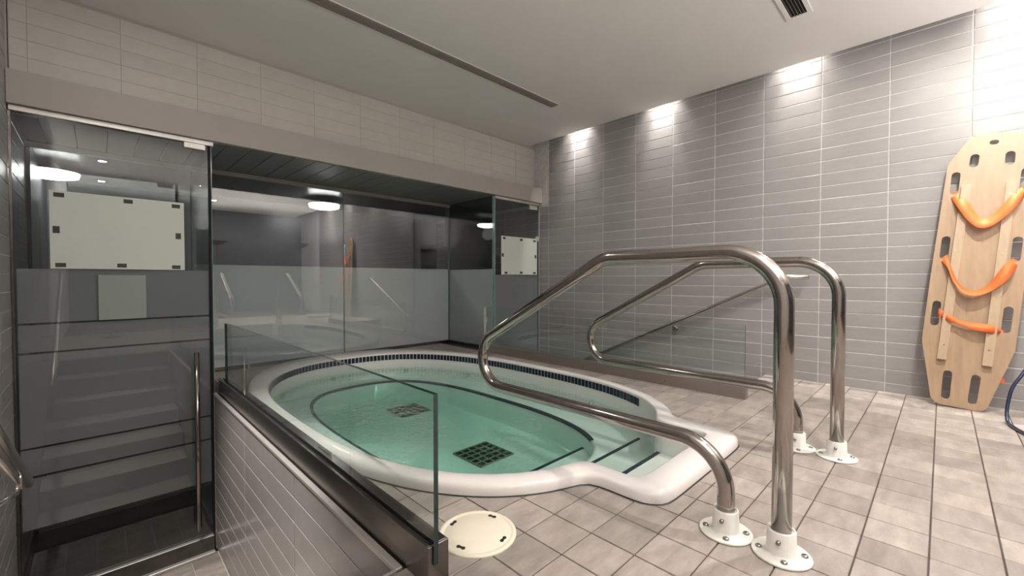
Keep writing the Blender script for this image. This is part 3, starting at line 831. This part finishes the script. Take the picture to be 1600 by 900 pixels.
def pool_rail(x, ya, yb, label, seed):
    t = empty('pool_handrail', (x, ya, 0), label=label, cat='handrail', group='steel handrails either side of the tub steps')
    pts = [(x, ya, 0.02), (x, ya, 0.938), (x, ya+0.643, 0.938), (x, ya+0.643+1.182, 0.938-0.651), (x, yb, 0.287), (x, yb, 0.02)]
    path = fillet(pts, [0.17, 0.16, 0.142, 0.155], 14)
    tube('rail_tube', path, 0.0275, M['steel'], t, 28)
    flange(x, ya, t, seed); flange(x, yb, t, seed)
pool_rail(1.50, 0.338, 0.500, 'bent steel handrail nearest the camera, left of the tub steps', math.radians(20))
pool_rail(2.515, 0.344, 0.507, 'bent steel handrail further back, right of the tub steps', math.radians(20))

# wall handrail by the right stairs
wr = empty('wall_handrail', (4.16, 1.9, 0), label='slim steel handrail on the right wall sloping down behind the glass', cat='handrail')
sl = -(0.868+0.064)/(2.878-0.941)
tube('rail_tube', fillet([(4.15, 0.765, 0.868), (4.15, 0.941, 0.868), (4.15, 3.35, 0.868+sl*(3.35-0.941))], [0.06], 8), 0.021, M['railsteel'], wr, 18)
for y in (1.90, 3.05):
    z = 0.868+sl*(y-0.941)
    tube('bracket', fillet([(4.15, y, z-0.01), (4.15, y, z-0.065), (WX+0.003, y+0.02, z-0.065)], [0.03], 6), 0.007, M['steel'], wr, 10)
    bm = bmesh.new(); lathe(bm, [(0.026, 0), (0.026, 0.006), (0.02, 0.009)], (0, 0, 0), 20)
    bmesh.ops.rotate(bm, verts=bm.verts, cent=(0, 0, 0), matrix=Matrix.Rotation(-PI/2, 3, 'Y'))
    bmesh.ops.translate(bm, verts=bm.verts, vec=(WX+0.0, y+0.02, z-0.065)); bm_obj('wall_rose', bm, M['steel'], wr)
# left stair handrail
lh = empty('wall_handrail', (-0.27, 2.2, 0), label='steel stair handrail end at the left edge beside the glass door', cat='handrail')
tube('rail_tube', [(-0.25, 1.2, 0.885), (-0.25, 2.42, 0.233), (-0.25, 3.14, -0.155)], 0.021, M['railsteel'], lh, 20)
tube('return_loop', fillet([(-0.25, 2.05, 0.345), (-0.25, 2.90, -0.10), (-0.25, 2.05, 0.135)], [0.022], 8), 0.010, M['railsteel'], lh, 12)
tube('bracket', [(-0.25, 2.84, 0.00), (-0.25, 2.84, -0.075)], 0.007, M['railsteel'], lh, 10)
tube('bracket', [(-0.25, 2.05, 0.345), (LX-0.002, 2.05, 0.345)], 0.010, M['railsteel'], lh, 10)
tube('bracket', [(-0.25, 2.05, 0.135), (LX-0.002, 2.05, 0.135)], 0.010, M['railsteel'], lh, 10)

# ================================================================== SPINAL BOARD
bc = Vector((4.052, -0.0976, 0.004)); up = Vector((0.0848792, -0.08175986, 0.99303114)).normalized()
sd = Vector((-0.00692462, -0.99665206, -0.08146611)).normalized(); nn = up.cross(sd).normalized()
if nn.x > 0: nn = -nn
board = empty('spine_board', bc, label='birch plywood rescue board with orange straps leaning on the right wall', cat='rescue board')
U0 = -0.018
def BP(u, v, w_=0.0): return bc + sd*(u+U0) + up*v + nn*w_
half = [(0.0, 1.812), (0.085, 1.806), (0.115, 1.785), (0.195, 1.63), (0.200, 1.60), (0.209, 0.9), (0.209, 0.42), (0.203, 0.385), (0.130, 0.035), (0.105, 0.006), (0.07, 0.0), (0.0, 0.0)]
outl = half+[(-u, v) for u, v in reversed(half[1:-1])]
def slot(cx, cy, wd, hg, tilt=0.0, n=8):
    r = min(wd, hg)/2; out = []
    for (sx, sy, a0) in ((1, 1, 0), (-1, 1, 90), (-1, -1, 180), (1, -1, 270)):
        for k in range(n//2+1):
            a = math.radians(a0+90*k/(n//2)); x = sx*(wd/2-r)+r*math.cos(a); y = sy*(hg/2-r)+r*math.sin(a)
            out.append((cx+x*math.cos(tilt)-y*math.sin(tilt), cy+x*math.sin(tilt)+y*math.cos(tilt)))
    return out
holes = [slot(0.0, 1.748, 0.042, 0.03)]
for s in (-1, 1):
    holes.append(slot(s*0.078, 1.636, 0.042, 0.088, s*0.04))
    holes.append(slot(s*0.153, 1.492, 0.042, 0.150)); holes.append(slot(s*0.158, 1.052, 0.042, 0.158)); holes.append(slot(s*0.160, 0.605, 0.042, 0.168))
    holes.append(slot(s*0.063, 0.135, 0.042, 0.192, s*-0.02))
TH_B = 0.018
cu = bpy.data.curves.new('board_outline', 'CURVE'); cu.dimensions = '2D'; cu.fill_mode = 'BOTH'; cu.extrude = TH_B/2
for poly in [outl]+holes:
    spn = cu.splines.new('POLY'); spn.points.add(len(poly)-1); spn.use_cyclic_u = True
    for q, (u, v) in zip(spn.points, poly): q.co = (u, v, 0, 1)
co = bpy.data.objects.new('board_outline', cu); COL.objects.link(co)
bpy.context.view_layer.update()
me = bpy.data.meshes.new_from_object(co.evaluated_get(bpy.context.evaluated_depsgraph_get()))
bpy.data.objects.remove(co); bpy.data.curves.remove(cu)
me.materials.clear(); me.materials.append(M['wood']); me.materials.append(M['woodedge'])
for p in me.polygons: p.material_index = 0 if abs(p.normal.z) > 0.5 else 1
for v in me.vertices: v.co = BP(v.co.x, v.co.y, v.co.z+TH_B/2)
obj('board_panel', me, board)
def prism(name, poly, w0, w1, m, mside=None):
    n = len(poly); vv = [BP(u, v, w1) for u, v in poly]+[BP(u, v, w0) for u, v in poly]
    ff = [tuple(range(n)), tuple(reversed(range(n, 2*n)))]+[(i, i+n, (i+1) % n+n, (i+1) % n) for i in range(n)]
    me = mesh(name, vv, ff, [m]+([mside] if mside else []))
    if mside:
        for i, p in enumerate(me.polygons): p.material_index = 0 if i < 2 else 1
    return obj(name, me, board)
for s in (-1, 1):
    ru = prism('runner', [(s*0.075-.023, 1.474), (s*0.075+.023, 1.474), (s*0.113+.0, 1.474)] if False else
          [(s*0.098-0.022, 1.475), (s*0.098+0.022, 1.475), (s*0.112*0.95+0.022-0.004*s, 0.30), (s*0.112*0.95-0.022-0.004*s, 0.30)], TH_B, TH_B+0.028, M['runner'], M['woodedge'])
    for v in (1.40, 1.02, 0.74, 0.40):
        bm = bmesh.new(); 
        r = bmesh.ops.create_circle(bm, cap_ends=True, radius=0.005, segments=10)
        for q in r['verts']: q.co = BP(s*0.10+q.co.x, v+q.co.y, TH_B+0.0285)
        o = bm_obj('screw', bm, M['bolt'], board); o.parent = ru; o.location = (0, 0, 0)
def ribbon(top, bot, wt_, wb_, name='strap', n=40):
    """webbing between two edge curves (u, v) with heights off the board"""
    def samp(P, t):
        q = t*(len(P)-1); i = min(int(q), len(P)-2); f = q-i
        p0 = P[max(i-1, 0)]; p1 = P[i]; p2 = P[i+1]; p3 = P[min(i+2, len(P)-1)]
        return [0.5*((2*b)+(-a+c)*f+(2*a-5*b+4*c-d)*f*f+(-a+3*b-3*c+d)*f**3) for a, b, c, d in zip(p0, p1, p2, p3)]
    A = [(u, v, w_) for (u, v), w_ in zip(top, wt_)]; B = [(u, v, w_) for (u, v), w_ in zip(bot, wb_)]
    vv, ff = [], []
    for k in range(n+1):
        a = samp(A, k/n); b = samp(B, k/n); vv += [BP(*a), BP(*b)]
        if k: q = 2*k; ff.append((q-2, q-1, q+1, q))
    me = mesh(name, vv, ff, M['strap'], True); o = obj(name, me, board)
    sol = o.modifiers.new('thick', 'SOLIDIFY'); sol.thickness = 0.0022; sol.offset = 0
    return o
h0 = TH_B+0.004; h1 = TH_B+0.034; h2 = TH_B+0.055
ribbon([(-0.138, 1.445), (-0.088, 1.365), (-0.045, 1.29), (-0.015, 1.245), (0.02, 1.245), (0.055, 1.295), (0.105, 1.39), (0.150, 1.455)],
       [(-0.172, 1.415), (-0.122, 1.31), (-0.07, 1.225), (-0.022, 1.178), (0.02, 1.178), (0.068, 1.22), (0.128, 1.31), (0.168, 1.425)],
       [0.0, h1, h1, h1, h1, h1, h1, 0.0], [0.0, h2, h2+.01, h2+.02, h2+.02, h2+.01, h2, 0.0])
ribbon([(-0.142, 1.010), (-0.122, 0.935), (-0.088, 0.845), (-0.045, 0.785), (0.01, 0.775), (0.06, 0.82), (0.115, 0.95), (0.150, 0.995)],
       [(-0.178, 0.972), (-0.135, 0.915), (-0.095, 0.815), (-0.04, 0.745), (0.015, 0.738), (0.075, 0.775), (0.14, 0.865), (0.176, 0.975)],
       [0.0, h1, h1, h1, h1, h1, h1, 0.0], [0.0, h2-.01, h2, h2+.02, h2+.02, h2+.01, h2, 0.0])
ribbon([(-0.148, 0.640), (-0.10, 0.605), (-0.05, 0.575), (0.0, 0.565), (0.05, 0.565), (0.105, 0.560), (0.152, 0.535)],
       [(-0.148, 0.575), (-0.10, 0.560), (-0.05, 0.545), (0.0, 0.527), (0.05, 0.518), (0.105, 0.512), (0.154, 0.520)],
       [0.0, h1, h1, h1, h1, h1, 0.0], [0.0, h2-.02, h2-.01, h2, h2, h2-.02, 0.0])
# loose strap end behind the board
prism('strap_end', [(0.12, 0.205), (0.185, 0.205), (0.185, 0.235), (0.12, 0.235)], -0.012, -0.009, M['strap'])
prism('strap_end', [(0.10, 0.24), (0.172, 0.24), (0.172, 0.31), (0.10, 0.31)], -0.014, -0.008, M['black'])

# hose at the right edge
hs = [(4.22, -0.62, 0.95), (4.10, -0.50, 0.62), (3.98, -0.40, 0.42), (3.91, -0.345, 0.30), (3.88, -0.302, 0.21), (3.86, -0.285, 0.13), (3.84, -0.278, 0.06), (3.80, -0.280, 0.015), (3.73, -0.290, 0.011), (3.62, -0.318, 0.011), (3.50, -0.37, 0.011), (3.40, -0.48, 0.011), (3.42, -0.62, 0.011)]
def cat(P, n=8):
    out = []
    for i in range(len(P)-1):
        p0, p1, p2, p3 = [Vector(P[max(0, min(len(P)-1, j))]) for j in (i-1, i, i+1, i+2)]
        for k in range(n):
            f = k/n; out.append(0.5*((2*p1)+(-p0+p2)*f+(2*p0-5*p1+4*p2-p3)*f*f+(-p0+3*p1-3*p2+p3)*f**3))
    out.append(Vector(P[-1])); return out
tag(tube('hose', cat(hs), 0.0085, M['hose'], None, 14), 'dark blue hose curving down to the floor right of the rescue board', 'hose')
